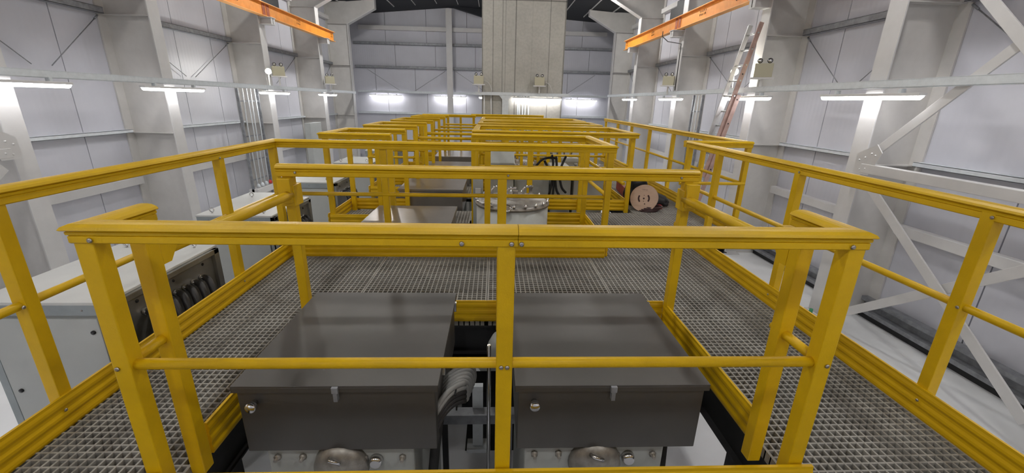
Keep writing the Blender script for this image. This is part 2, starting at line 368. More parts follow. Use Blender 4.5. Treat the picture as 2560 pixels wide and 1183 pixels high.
# heavy cross bracing in the near bays of both sides
for sgn, xf, side in ((1, 4.93, 'right'), (-1, -5.93, 'left')):
    tag(MB().box(xf-.05, xf+.05, 2.80, 5.42, -.80, -.68).build('bracing_beam', m_white, bevel=.008), 'white square tube spanning the near bay on the %s side' % side, 'beam')
    for (lab, p, q) in (('upper brace rising towards the camera', (5.40, -.60), (2.85, 1.85)), ('upper brace falling towards the camera', (5.40, 1.98), (2.85, -.60)),
                        ('lower brace falling towards the camera', (5.30, -.90), (2.95, -2.72)), ('lower brace rising towards the camera', (5.30, -2.88), (2.95, -1.02))):
        dx = .02*sgn*(1 if 'rising' in lab else -1)
        mb = MB().beam((xf+dx, p[0], p[1]), (xf+dx, q[0], q[1]), .012, .11, side=(1, 0, 0)) if 0 else MB()
        P0, Q0 = Vector((xf+dx, p[0], p[1])), Vector((xf+dx, q[0], q[1])); a = (Q0-P0).normalized(); v = Vector((1, 0, 0)).cross(a).normalized()*.055; u = Vector((.011, 0, 0))
        mb.hexa([P0-u-v, P0+u-v, Q0+u-v, Q0-u-v, P0-u+v, P0+u+v, Q0+u+v, Q0-u+v])
        tag(mb.build('diagonal_brace', m_white, bevel=.003), 'white steel %s on the %s side, near bay' % (lab, side), 'brace')
    t = thing('gusset_plate', 'white bolted gusset plate where beam and braces meet on the %s column' % side, 'plate', (xf, 5.4, -.7))
    x0, x1 = sorted((xf-sgn*.045, xf-sgn*.033))
    MB().prism([(5.52, -.82), (5.28, -.82), (5.16, -.52), (5.26, -.42), (5.52, -.56)], 'x', x0, x1).build('plate', m_white, t)
    for (yy, zz) in ((5.46, -.64), (5.38, -.60), (5.30, -.54), (5.24, -.56), (5.42, -.76), (5.34, -.74)):
        MB().lathe((xf-sgn*.05, yy, zz), [(0, -.01), (.012, -.01), (.012, .004), (0, .006)], (-sgn, 0, 0), 6).build('bolt', m_white, t)

# ================================================================ BACK WALL
for z, nm in ((2.40, 'third'), (1.36, 'second'), (-.73, 'lowest')):
    mb = MB(); mb.box(XL+.2, XR-.2, YB-.14, YB-.001, z, z+.006); mb.box(XL+.2, XR-.2, YB-.14, YB-.001, z+.10, z+.106); mb.box(XL+.2, XR-.2, YB-.14, YB-.134, z, z+.106)
    tag(mb.build('wall_girt', m_galvd if z > 0 else m_galv), '%s galvanised girt across the end wall' % nm, 'girt', 'galvanised wall girts')
tag(MB().box(XL+.5, XR-.5, YB-.16, YB-.001, 3.02, 3.20).build('end_wall_beam', m_white, bevel=.005), 'white horizontal beam high across the end wall', 'beam')
t = thing('steel_column', 'slim white column in the middle of the end wall, left of the concrete shaft', 'column', (-2.15, YB-.2, FL))
MB().box(-2.29, -2.01, YB-.36, YB-.345, FL, 3.95).build('inner_flange', m_white, t)
MB().box(-2.155, -2.145, YB-.345, YB-.02, FL, 3.95).build('web', m_web, t)
for (a, b, lab) in ((-6.1, -4.6, 'far left'), (-2.4, -3.9, 'left of the slim column'), (-1.9, -.4, 'right of the slim column'), (4.9, 3.5, 'far right'), (2.2, 3.4, 'right of the shaft')):
    tag(MB().tube([(a, YB-.010, 1.30), (b, YB-.010, .36)], .007, 6).build('tie_rod', m_galvd), 'thin tie rod slanting on the end wall, %s' % lab, 'rod', 'slanting tie rods')
# concrete shaft
tag(MB().box(-.41, 2.14, 14.0, 16.4, FL, 3.78).build('concrete_shaft', m_conc), 'tall bare concrete shaft with formwork lines in front of the end wall', 'shaft')

# ================================================================ CABLE TRUNKING + LIGHTS
def trunking(name, label, p, q, hgt=.09, wid=.10):
    (x0, y0, z0), (x1, y1, z1) = p, q
    t = thing(name, label, 'trunking', ((x0+x1)/2, (y0+y1)/2, min(z0, z1)))
    along_y = abs(y1-y0) > abs(x1-x0)
    mb = MB()
    if along_y:
        mb.box(x0-wid/2, x0+wid/2, y0, y1, z0-.003, z0+.003); mb.box(x0-wid/2, x0-wid/2+.004, y0, y1, z0, z0+hgt); mb.box(x0+wid/2-.004, x0+wid/2, y0, y1, z0, z0+hgt)
        mb.build('channel', m_galv, t)
        MB().box(x0-wid/2-.003, x0+wid/2+.003, y0, y1, z0+hgt, z0+hgt+.004).build('lid', m_galv, t)
    else:
        mb.box(x0, x1, y0-wid/2, y0+wid/2, z0-.003, z0+.003); mb.box(x0, x1, y0-wid/2, y0-wid/2+.004, z0, z0+hgt); mb.box(x0, x1, y0+wid/2-.004, y0+wid/2, z0, z0+hgt)
        mb.build('channel', m_galv, t)
        MB().box(x0, x1, y0-wid/2-.003, y0+wid/2+.003, z0+hgt, z0+hgt+.004).build('lid', m_galv, t)
    return t
ZTR, ZTL, ZTB = .265, .155, .22
tr = trunking('cable_trunking', 'long galvanised cable trunking along the right wall columns', (4.93, YF+.3, ZTR), (4.93, 19.0, ZTR))
tl = trunking('cable_trunking', 'long galvanised cable trunking along the left wall columns', (-5.93, YF+.3, ZTL), (-5.93, 19.0, ZTL))
trunking('cable_trunking', 'galvanised cable trunking across the end wall', (XL+.3, YB-.2, .25), (XR-.3, YB-.2, .25), .10)
ts = trunking('cable_trunking', 'galvanised trunking across the concrete shaft face', (-.62, 13.92, .165), (2.36, 13.92, .165), .09)
mb = MB()
mb.prism([(.14, .16), (.52, .16), (.43, .05), (.43, FL), (.23, FL), (.23, .05)], 'y', 13.86, 13.98)
tag(mb.build('riser_duct', m_galv), 'grey galvanised riser duct with flared top on the concrete shaft', 'duct')
for i, x in enumerate((-.33, -.12, .72, .78, .9, .98, 1.08)):
    z = MB().tube([(x, 13.96, .16), (x+.02*math.sin(i), 13.96, -.6), (x, 13.96, FL)], .018, 8)
    tag(z.build('conduit', m_white if i in (0, 1) else m_galv), '%s vertical conduit on the shaft below its trunking' % ['leftmost white', 'white bowed', 'first grey', 'second grey', 'third grey', 'fourth grey', 'rightmost grey'][i], 'conduit', 'conduits on the shaft')

def batten(label, c, along, L=1.55):
    x, y, z = c
    t = thing('batten_light', label, 'light', (x, y, z), 'lit LED batten lights')
    n = 10; hw = .045
    pr = [(hw*math.cos(math.pi*k/n), -.045*math.sin(math.pi*k/n)) for k in range(n+1)]      # lower half round diffuser
    ends = [0, .035, L-.035, L]
    mb = MB(); K = len(ends); b = 0; rings = []
    for e, sc in zip(ends, (.45, 1, 1, .45)):
        ring = []
        for (u, v) in pr:
            p = (x+u*sc, y-L/2+e, z+v*sc) if along == 'y' else (x-L/2+e, y+u*sc, z+v*sc)
            mb.v.append(Vector(p)); ring.append(len(mb.v)-1)
        rings.append(ring)
    for i in range(K-1):
        for k in range(n): mb.face([rings[i][k], rings[i][k+1], rings[i+1][k+1], rings[i+1][k]], True)
        mb.face([rings[i][0], rings[i+1][0], rings[i+1][-1], rings[i][-1]])
    mb.face(rings[0]); mb.face(rings[-1][::-1])
    mb.build('diffuser', m_led, t)
    mb = MB()
    (mb.box(x-.05, x+.05, y-L/2, y+L/2, z+.001, z+.035) if along == 'y' else mb.box(x-L/2, x+L/2, y-.05, y+.05, z+.001, z+.035))
    mb.build('housing', m_white, t, .006)
    for s in (-.5, .5):
        mb = MB()
        (mb.box(x-.03, x+.03, y+s-.02, y+s+.02, z+.035, z+.085) if along == 'y' else mb.box(x+s-.02, x+s+.02, y-.03, y+.03, z+.035, z+.085))
        mb.build('hanger', m_galv, t)
    return t
LL = {-4.8: 'farthest behind the camera', -1.0: 'just behind the camera', 2.75: 'beside the camera', 5.65: 'nearest in view', 8.45: 'second in view', 12.15: 'third in view', 15.9: 'fourth in view'}
for y in (-1.0, 2.75, 5.65, 8.45, 12.15, 15.9):
    batten('lit white batten light on the right wall trunking, %s' % LL[y], (4.90, y, .165), 'y')
    batten('lit white batten light on the left wall trunking, %s' % LL[y], (-5.90, y, .075), 'y')
trunking('cable_trunking', 'galvanised cable trunking across the wall behind the camera', (XL+.3, YF+.2, .25), (XR-.3, YF+.2, .25), .10)
for x, lab in ((-3.2, 'left'), (2.8, 'right')):  # unseen battens added to light the centre of the hall
    batten('added unseen batten light on the wall behind the camera, %s' % lab, (x, YF+.25, .12), 'x')
for x, lab in ((-5.25, 'leftmost on the end wall'), (-2.15, 'on the slim column of the end wall'), (4.25, 'right of the concrete shaft on the end wall')):
    batten('lit batten light %s' % lab, (x, YB-.25, .12), 'x')
batten('lit batten light under the trunking on the shaft face', (1.33, 13.88, .09), 'x')
batten('lit batten light on the left side of the concrete shaft', (-.462, 14.85, .10), 'y')

ADD_LAMPS = [(x, y, '%s of the row %s' % (lx, ly)) for y, ly in ((-1.5, 'behind the camera'), (4.2, 'above the near deck'), (11.2, 'above the rear deck'), (15.7, 'before the end wall')) for x, lx in ((-4.2, 'left'), (-.5, 'middle'), (3.4, 'right')) if not (y > 13 and x == -.5)]  # unseen lamps added under the roof to brighten the hall
for (x, y, lab) in ADD_LAMPS:
    z = zc(x)-.22
    t = thing('added_roof_lamp', 'added unseen round lamp under the roof, %s' % lab, 'light', (x, y, z), 'added unseen lamps under the roof')
    MB().lathe((x, y, z), [(.17, .0), (.18, .0), (.18, .03), (.10, .10), (.10, .13), (0, .13)], n=24).build('reflector', m_alu, t)
    MB().lathe((x, y, z-.10), [(0, 0), (.08, .012), (.14, .05), (.165, .099), (0, .0995)], n=24).build('lens', m_addlamp2 if y > 13 else m_addlamp, t)
    MB().tube([(x, y, z+.13), (x, y, zc(x))], .01, 8).build('hanger', m_galv, t)

def em_light(label, c, face, flood=False):
    """emergency light: cream box with two black lamp heads. face = unit (x,y) it looks towards"""
    x, y, z = c; fx, fy = face; sx, sy = -fy, fx
    t = thing('emergency_light', label, 'light', (x, y, z), 'twin head emergency lights')
    R = lambda a, b, cc: (x+sx*a+fx*b, y+sy*a+fy*b, z+cc)
    def obx(mb, a0, a1, b0, b1, c0, c1): return mb.hexa([R(a0, b0, c0), R(a1, b0, c0), R(a1, b1, c0), R(a0, b1, c0), R(a0, b0, c1), R(a1, b0, c1), R(a1, b1, c1), R(a0, b1, c1)])
    obx(MB(), -.15, .15, 0, .13, 0, .24).build('case', m_cream, t, .008)
    obx(MB(), -.19, .19, -.03, .16, -.03, 0).build('shelf', m_white, t)
    obx(MB(), -.02, .02, .04, .08, -.24, -.03).build('stem', m_white, t)
    for s in (-.08, .08):
        hd = MB().lathe(R(s, .05, .29), [(0, -.03), (.035, -.03), (.045, .03), (.045, .05), (0, .05)], (fx, fy, -.1), 14).build('lamp_head', m_glossblack, t)
        MB().lathe(R(s, .05, .29), [(0, .051), (.036, .051), (.036, .056), (0, .06)], (fx, fy, -.1), 12).build('lens', m_chrome, hd)
        obx(MB(), s-.01, s+.01, .04, .06, .24, .27).build('neck', m_glossblack, t)
    return t
def flood(label, c, aim):
    t = thing('flood_light', label, 'light', c, 'lit flood lamps')
    MB().lathe(c, [(0, -.06), (.05, -.06), (.075, .02), (.075, .03), (0, .03)], aim, 16).build('housing', m_cream, t)
    MB().lathe(c, [(0, .031), (.062, .031), (.062, .036), (0, .045)], aim, 16).build('lens', m_flood, t)
    a = Vector(c); MB().tube([a, a+Vector((0, 0, -.30)), a+Vector((0, 0, -(c[2]-(.25 if c[0] < 0 else .36))))], .012, 8).build('bracket', m_white, t)
em_light('cream twin head emergency light on the left edge of the shaft', (-.50, 13.86, .48), (0, -1))
em_light('cream twin head emergency light on the middle of the shaft face', (1.38, 13.86, .48), (0, -1))
em_light('cream emergency light on a shelf behind the ladder, right wall', (4.95, 8.12, .52), (-.5, -.866))
em_light('small emergency light farther along the right wall', (4.86, 12.3, .52), (-.5, -.866))
em_light('emergency light beside the bright flood on the left wall', (-5.82, 12.3, .50), (.5, -.866))
em_light('small emergency light farthest along the left wall', (-5.82, 15.95, .44), (.5, -.866))
flood('bright flood lamp glowing on the left wall above the trunking', (-5.91, 11.95, .60), (.55, -.8, -.15))
flood('bright flood lamp glowing behind the ladder on the right wall', (4.91, 9.02, .68), (-.6, -.78, -.12))

# vertical cable ladders with conduits
for side, x, y0, y1, xs in (('left', -6.22, 10.95, 11.85, 1), ('right', 5.28, 11.0, 11.5, -1)):
    t = thing('cable_ladder', 'vertical galvanised cable ladder with conduits on the %s wall' % side, 'cable ladder', (x, (y0+y1)/2, FL))
    zt, zb = (.15, -2.4) if side == 'left' else (.26, -2.4)
    for yy in (y0, y1): MB().box(x-.03, x+.03, yy-.02, yy+.02, zb, zt).build('side_rail', m_galvd, t)
    for zz in (-.15, -1.0, -1.6, -2.1): MB().box(x-.012, x+.012, y0, y1, zz-.015, zz+.015).build('rung', m_galvd, t)
    for i in range(4 if side == 'left' else 2):
        yy = y0+(y1-y0)*(i+1)/(5 if side == 'left' else 3)
        MB().tube([(x+.03*xs, yy, zt), (x+.03*xs, yy+.03*((i % 2)*2-1), -.8), (x+.03*xs, yy, zb+.1)], .014, 8).build('conduit', m_galv, t)
    MB().tube([(x, y0, zb), (x, y0, FL)], .03, 8).build('foot', m_galvd, t); MB().tube([(x, y1, zb), (x, y1, FL)], .03, 8).build('foot', m_galvd, t)
    if side == 'left':
        MB().box(x-.1, x+.12, y0-.02, y1+.05, -2.48, -2.32).build('junction_box', m_white, t, .01)
        for i in range(4): MB().lathe((x+.06, y0+.15+i*.2, -2.3), [(0, 0), (.045, 0), (.045, .05), (.02, .09), (0, .09)], (0, 0, 1), 12).build('gland', m_galv if i < 3 else m_redb, t)

# ================================================================ GRATING DECK
PITCH, BW, BD = .038, .0078, .050
def grating(label, x0, x1, y0, y1):
    t = MB()
    nx = max(1, round((x1-x0)/PITCH)); ny = max(1, round((y1-y0)/PITCH)); g = .002
    for i in range(nx+1):
        x = x0+g+(x1-x0-2*g-BW)*i/nx; ww = BW+(.004 if i in (0, nx) else 0); x -= (.004 if i == nx else 0)
        t.box(x, x+ww, y0+g, y1-g, ZG-BD, ZG)
    for j in range(ny+1):
        y = y0+g+(y1-y0-2*g-BW)*j/ny
        t.box(x0+g, x1-g, y, y+BW, ZG-BD+.0007, ZG-.0007)
    o = t.build('grating_panel', m_grate, fix=False)
    return tag(o, label, 'grating', 'grey moulded grating panels')
PY0, PY1 = 1.26, 2.60
P = [('left walkway, beside the camera', -1.97, -1.225, -.6, .75), ('left walkway, beside the near cabinet', -1.97, -1.225, .75, PY1),
     ('right walkway, beside the camera', 1.215, 2.12, -.6, .75), ('right walkway, bottom right of the photo', 1.215, 2.12, .75, PY1),
     ('under the camera, left of centre', -1.225, -.045, -.6, 1.22), ('under the camera, right of centre', -.045, 1.215, -.6, 1.22),
     ('cross walkway, leftmost, at the corner of the outer handrail', -1.97, -1.02, PY1, 3.93), ('cross walkway, behind the left steel box', -1.02, -.045, PY1, 3.93),
     ('cross walkway, behind the right steel box', -.045, .94, PY1, 3.93), ('cross walkway, rightmost, at the right walkway', .94, 2.12, PY1, 3.93),
     ('right walkway, just before the wooden cable reel', 1.13, 2.12, 3.93, 5.6), ('right walkway, widened outer part by the reel', 2.12, 2.86, 4.66, 5.6),
     ('right walkway, under the cable reel and bag', 1.95, 2.86, 5.6, 7.4), ('right walkway, beyond the black bag', 1.95, 2.86, 7.4, 9.3), ('right walkway, farthest', 1.95, 2.86, 9.3, 11.2),
     ('first narrow strip between pits, left', -1.93, -.3, 5.0, 5.6), ('first narrow strip between pits, right', -.3, 1.13, 5.12, 5.6),
     ('second narrow strip, left', -1.93, -.3, 6.55, 7.33), ('second narrow strip, right', -.3, 1.95, 7.1, 7.70),
     ('third narrow strip, left', -1.93, -.3, 8.25, 9.1), ('third narrow strip, right', -.3, 1.95, 8.68, 9.15),
     ('far end deck, left', -1.93, .3, 10.25, 12.8), ('far end deck, right', .3, 1.95, 10.45, 12.8), ('far end deck, outermost right', 1.95, 2.86, 11.2, 12.8)]
for lab, *a in P: grating('grey grid grating panel, %s' % lab, *a)
# supports: black channels under the deck edges and stub posts to the floor
def channel(label, p, q):
    mb = MB(); (x0, y0), (x1, y1) = p, q
    if abs(x1-x0) > abs(y1-y0):
        mb.box(x0, x1, y0-.006, y0+.006, ZG-BD-.20, ZG-BD-.001); mb.box(x0, x1, y0-.04, y0+.04, ZG-BD-.012, ZG-BD-.001); mb.box(x0, x1, y0-.04, y0+.04, ZG-BD-.21, ZG-BD-.20)
    else:
        mb.box(x0-.006, x0+.006, y0, y1, ZG-BD-.20, ZG-BD-.001); mb.box(x0-.04, x0+.04, y0, y1, ZG-BD-.012, ZG-BD-.001); mb.box(x0-.04, x0+.04, y0, y1, ZG-BD-.21, ZG-BD-.20)
    n = max(2, int(math.hypot(x1-x0, y1-y0)/2)+1)
    t = thing('support_beam', label, 'beam', ((x0+x1)/2, (y0+y1)/2, FL), 'black beams under the deck')
    mb.build('channel', m_black, t)
    for i in range(n):
        f = (i+.08)/(n-1+.16); x = x0+(x1-x0)*f; y = y0+(y1-y0)*f
        MB().box(x-.035, x+.035, y-.035, y+.035, FL, ZG-BD-.21).build('leg', m_black, t)
channel('black beam under the outer left edge of the deck', (-1.93, -.6), (-1.93, 3.9))
channel('black beam under the left side of the front pit', (-1.27, -.6), (-1.27, 3.9))
channel('black beam under the right side of the front pit', (1.26, -.6), (1.26, 3.9))
channel('black beam under the outer right edge of the deck', (2.08, -.6), (2.08, 5.6))
channel('black beam behind the two steel boxes', (-1.20, PY1+.04), (1.19, PY1+.04))
channel('black beam under the far edge of the cross walkway', (-1.88, 3.88), (1.3, 3.88))
channel('black beam beside the second pit, right', (1.37, 3.95), (1.37, 5.6))
channel('black beam under the first strip', (-1.9, 5.07), (1.3, 5.07))
channel('black beam under the far side of the first strip', (-1.9, 5.56), (1.3, 5.56))
channel('black beam under the second strip', (-1.9, 7.3), (1.9, 7.3))
channel('black beam under the third strip', (-1.9, 8.95), (1.9, 8.95))
channel('black beam under the far deck', (-1.9, 10.5), (2.8, 10.5))
channel('black beam under the last edge', (-1.9, 12.7), (2.8, 12.7))
channel('black beam along the reel walkway, inner', (2.0, 5.7), (2.0, 12.6))
channel('black beam along the reel walkway, outer', (2.81, 4.7), (2.81, 12.6))
# black trays and cables added under the walkways to darken the grating openings
def tray(label, x0, x1, y0, y1, z=-1.78):
    t = thing('added_dark_tray', label, 'darkening tray', ((x0+x1)/2, (y0+y1)/2, z), 'added black trays that darken the grating')
    MB().box(x0, x1, y0, y1, z-.01, z).build('tray', m_black, t)
    along = (y1-y0) > (x1-x0); n = int(((x1-x0) if along else (y1-y0))/.055)
    for i in range(n):
        a = .03+i*.055
        p = [(x0+a, y0, z+.025), (x0+a+.01, (y0+y1)/2, z+.025), (x0+a, y1, z+.025)] if along else [(x0, y0+a, z+.025), ((x0+x1)/2, y0+a+.01, z+.025), (x1, y0+a, z+.025)]
        MB().tube(p, .022, 6).build('cable', m_cabled, t)
tray('added black tray darkening the grating of the left walkway', -1.92, -1.29, -.6, 2.6)
tray('added black tray darkening the grating of the right walkway', 1.29, 2.07, -.6, 5.5)
tray('added black tray darkening the grating of the cross walkway', -1.92, 1.24, 2.66, 3.86, -1.80)
tray('added black tray darkening the grating of the reel walkway', 2.02, 2.79, 5.7, 11.1)
tray('added black tray darkening the grating of the first strip', -1.86, 1.2, 5.12, 5.50)

# ================================================================ HANDRAILS
CAP = [(-.028, -.072), (-.031, -.068), (-.031, -.046), (-.028, -.043), (-.033, -.040), (-.034, -.030), (-.030, -.027), (-.040, -.024), (-.043, -.020), (-.038, -.011), (-.024, -.003), (-.010, 0),
       (.010, 0), (.024, -.003), (.038, -.011), (.043, -.020), (.040, -.024), (.030, -.027), (.034, -.030), (.033, -.040), (.028, -.043), (.031, -.046), (.031, -.068), (.028, -.072)]
TOE = []
hz = .155
for k in range(13):
    v = hz*k/12; TOE.append((.006+(.0045 if k % 4 in (1, 2) else 0) if 0 < k < 12 else .006, v))
TOE = TOE+[(-u, v) for (u, v) in TOE[::-1]]
def screw(parent, c, n):
    MB().lathe(c, [(0, 0), (.008, 0), (.0075, .003), (.004, .005), (0, .005)], n, 10).build('screw', m_screw, parent)
def handrail(label, path, posts, toes=True, mid=True, seams=(), screws=False, toe_off=.036, toepath=None, group='yellow fibreglass handrails', midsegs=None, ZR=ZR, vs=1.0):
    CAPS = [(u, v*vs) for (u, v) in CAP]
    c = path[0]
    t = thing('handrail', label, 'handrail', (c[0], c[1], ZG), group)
    # top rail pieces
    if seams:
        a = path[seams[0][0]]; b = path[seams[0][0]+1]; sx = seams[0][1]
        MB().sweep(path[:seams[0][0]+1]+[(sx-.0008, a[1])], CAPS, ZR).build('top_rail', m_yel, t)
        MB().sweep([(sx+.0008, a[1])]+path[seams[0][0]+1:], CAPS, ZR).build('top_rail', m_yel, t)
    else:
        dx = abs(path[-1][0]-path[0][0]); dy = abs(path[-1][1]-path[0][1])
        MB().sweep(path, CAPS, ZR).build('top_rail', m_yel, t)
    for (x, y) in posts:
        hw = .0275; mb = MB().box(x-hw, x+hw, y-hw, y+hw, ZG-.03, ZR-.03)
        mb.build('post', m_yel, t, .004)
    for i, (a, b) in enumerate(zip(path[:-1], path[1:])):
        if mid and (midsegs is None or i in midsegs):
            A = Vector((a[0], a[1], ZM)); B = Vector((b[0], b[1], ZM))
            MB().tube([A, B], .0185, 16).build('mid_rail', m_yel, t)
        if toes:
            dv = Vector((b[0]-a[0], b[1]-a[1], 0)).normalized(); nn = Vector((dv.y, -dv.x, 0))*toe_off
            A = (a[0]+nn.x, a[1]+nn.y); B = (b[0]+nn.x, b[1]+nn.y)
            MB().sweep([A, B], TOE, ZG-.003).build('toe_board', m_yelx if abs(dv.x) > .5 else m_yely, t)
    return t
# front pit guard (closest to the camera)
t = handrail('nearest yellow handrail guarding the front pit, right across the foreground', [(-1.197, 1.45), (-1.197, 1.228), (1.152, 1.228), (1.152, 1.48)],
    [(-1.193, 1.228), (1.150, 1.228), (.040, 1.228), (-1.193, 1.405), (1.150, 1.43)], seams=[(1, .075)], toes=False, ZR=-.362, vs=.84)
for (x, y) in ((-1.165, 1.194), (.02-.115, 1.194), (.055, 1.194), (.085, 1.194), (1.125, 1.194)): screw(t, (x, y, -.411), (0, -1, 0))
for (x, y) in ((-1.205, 1.199), (.03, 1.199), (.05, 1.199), (1.16, 1.199)): screw(t, (x, y, ZM), (0, -1, 0))
MB().sweep([(-1.23, 1.185), (1.205, 1.185)], TOE, ZG+.02).build('toe_board', m_yelx, t)
screw(t, (.04, 1.17, ZG+.14), (0, -1, 0)); screw(t, (-1.2, 1.17, ZG+.14), (0, -1, 0)); screw(t, (1.17, 1.17, ZG+.14), (0, -1, 0))
for x, s in ((-1.185, 1), (1.185, -1)):
    MB().sweep([(x, 1.46), (x, 2.55)], TOE, ZG-.003).build('toe_board', m_yely, t)
for x, y0 in ((-1.193, 1.41), (1.150, 1.44)):
    MB().prism([(y0+.02, -.44), (y0+.10, -.44), (y0+.10, -.53), (y0+.06, -.58), (y0+.02, -.58)], 'x', x-.026, x+.026).build('sleeve', m_yel, t)
# rear rail of the front pit
t = handrail('second yellow handrail, behind the two steel boxes', [(-1.27, 2.515), (1.262, 2.545)], [(-1.215, 2.52), (.05, 2.53), (1.205, 2.545)], toes=False, ZR=-.378)
MB().sweep([(-1.18, 2.585), (1.18, 2.585)], TOE, ZG-.003).build('toe_board', m_yelx, t)
for x in (-1.16, .085, 1.15): screw(t, (x, 2.483+.012*(x+1.2), ZR-.055), (0, -1, 0))
for x, s in ((-1.215, 1), (1.205, -1)):
    MB().box(x-.042, x+.042, 2.47, 2.575, -.625, -.50).build('sleeve', m_yel, t, .003)
    MB().box(x-.036, x+.036, 2.44, 2.49, -.60, -.455).build('bracket', m_yel, t, .003)
for lab, x, ya, yb in (('left', -1.20, 1.48, 2.50), ('right', 1.185, 1.50, 2.50)):
    o = tag(MB().tube([(x, ya, -.54), (x, yb, -.555)], .026, 18).build('gate_bar', m_yel), 'round yellow lift-out bar on the %s side of the front pit' % lab, 'bar', 'yellow lift-out bars')
# outer left rail, wraps the second pit
t = handrail('long yellow handrail from the left edge across the middle and around the second pit', [(-1.95, -.6), (-1.95, 3.85), (1.09, 3.87), (1.09, 4.96), (-.26, 4.96)],
    [(-1.95, .25), (-1.95, 1.66), (-1.95, 3.06), (-1.95, 3.82), (-1.0, 3.87), (-.06, 3.87), (1.075, 3.87), (1.09, 4.93), (.42, 4.96), (-.24, 4.96)], toe_off=.034, ZR=-.362)
for (y) in (1.62, 3.03): screw(t, (-1.915, y, ZR-.055), (1, 0, 0)); screw(t, (-1.921, y, ZM), (1, 0, 0)); screw(t, (-1.904, y, ZG+.09), (1, 0, 0))
# outer right rail
t = handrail('long yellow handrail along the right walkway, near part', [(2.155, -.6), (2.155, 4.64)], [(2.15, .25), (2.15, 1.66), (2.15, 2.85), (2.15, 3.96), (2.15, 4.60)], toe_off=-.036)
for y in (1.64, 2.83): screw(t, (2.121, y, ZR-.055), (-1, 0, 0)); screw(t, (2.121, y, ZM), (-1, 0, 0)); screw(t, (2.10, y, ZG+.09), (-1, 0, 0))
handrail('short yellow handrail stepping outwards near the ladder', [(2.12, 4.67), (2.90, 4.70)], [(2.88, 4.72)], toes=False)
handrail('long yellow handrail along the far right walkway beyond the ladder', [(2.88, 4.75), (2.88, 11.2)], [(2.88, 5.75), (2.88, 6.80), (2.88, 7.88), (2.88, 8.96), (2.88, 10.0), (2.88, 11.1)], toe_off=-.036)
# bays on the left side
UB = [(4.82, 5.62), (6.48, 7.38), (8.19, 9.2), (10.16, 11.0)]
for i, (a, b) in enumerate(UB):
    nm = ['first', 'second', 'third', 'farthest'][i]
    handrail('%s U shaped yellow handrail on the left side behind the middle rail' % nm, [(-1.15, a), (-1.9, a), (-1.9, b), (-1.15, b)], [(-1.88, a+.02), (-1.88, b-.02), (-1.17, a), (-1.17, b), (-1.53, b)], toe_off=-.03)
# bays on the right side
RB = [(5.72, 7.04), (7.75, 8.64), (9.2, 10.4)]
for i, (a, b) in enumerate(RB):
    nm = ['first', 'second', 'third'][i]
    handrail('%s boxed yellow handrail around the machine pit on the right' % nm, [(-.26, b), (-.26, a), (1.91, a), (1.91, b), (-.26, b)], [(-.24, a), (.5, a), (1.2, a), (1.88, a+.02), (1.88, b-.02), (.9, b), (.2, b), (-.24, b)], toe_off=.03 if 0 else -.03)
handrail('farthest yellow handrail at the very end of the deck', [(-.66, 12.35), (1.43, 12.75)], [(-.6, 12.37), (.4, 12.56), (1.4, 12.75)], toes=False)
handrail('far left yellow handrail crossing before the shaft', [(-1.9, 11.6), (-.5, 11.6)], [(-1.87, 11.6), (-.9, 11.6), (-.55, 11.6)], toes=False)
for i, y in enumerate((6.48, 7.38, 8.3, 9.25, 10.3)):
    o = tag(MB().tube([(-1.16, y, -.555), (-.27, y, -.555)], .022, 10).build('gate_bar', m_yel), 'horizontal yellow lift-out bar across the central opening, %s from the front' % ['first', 'second', 'third', 'fourth', 'fifth'][i], 'bar', 'yellow lift-out bars')
# diagonal bar at the walkway by the reel
tag(MB().tube([(1.12, 4.95, -.66), (1.36, 4.3, -.80)], .018, 10).build('gate_bar', m_yel), 'slanting yellow bar at the corner beside the reel walkway', 'bar', 'yellow lift-out bars')

# ================================================================ STEEL BOXES
def steel_box(label, x0, x1, y0, y1, zt, hh=.34, knob=True, latch=True, m_box=m_box):
    t = thing('steel_box', label, 'box', ((x0+x1)/2, (y0+y1)/2, zt-hh), 'steel terminal boxes')
    MB().box(x0+.015, x1-.015, y0+.012, y1-.012, zt-hh, zt-.012).build('body', m_box, t, .004)
    mb = MB(); mb.box(x0, x1, y0, y1, zt-.010, zt); mb.box(x0, x1, y0, y0+.004, zt-.032, zt-.008); mb.box(x0, x1, y1-.004, y1, zt-.032, zt-.008)
    mb.box(x0, x0+.004, y0, y1, zt-.032, zt-.008); mb.box(x1-.004, x1, y0, y1, zt-.032, zt-.008)
    mb.build('lid', m_box, t, .002)
    if latch:
        xc = x0+(x1-x0)*.50
        l = MB().box(xc-.013, xc+.013, y0-.012, y0+.012, zt-.030, zt-.002).build('latch', m_galvd, t, .002)
        mb = MB().box(xc-.008, xc+.008, y0-.010, y0+.012, zt-.07, zt-.03); mb.lathe((xc, y0-.002, zt-.058), [(0, -.004), (.009, -.004), (.009, .006), (0, .008)], (0, -1, 0), 10)
        mb.build('hasp', m_galvd, l)
        for yy in (y0+.16, y1-.12):
            s = x1
            MB().box(s-.004, s+.010, yy-.012, yy+.012, zt-.06, zt-.004).build('latch', m_chrome, t, .002)
    if knob:
        xk = x0+(.083)
        MB().lathe((xk, y0+.012, zt-.085), [(0, 0), (.013, 0), (.013, .018), (.020, .020), (.022, .024), (.022, .040), (.018, .045), (0, .046)], (0, -1, 0), 24).build('knob', m_chrome, t)
    return t
steel_box('left dark steel box with a flat lid in the foreground pit', -1.057, -.222, 1.460, 2.335, -1.12)
steel_box('right dark steel box with a flat lid in the foreground pit', .096, .923, 1.455, 2.340, -1.12)
for i, (a, b) in enumerate(((3.96, 4.73), (5.68, 6.68), (7.42, 8.42), (9.2, 10.4))):
    steel_box('%s shiny flat-lidded steel box in the row behind the middle rails' % ['first', 'second', 'third', 'fourth'][i], -1.31, -.42, a, b, -1.17, knob=False, latch=False, m_box=m_box_lit)
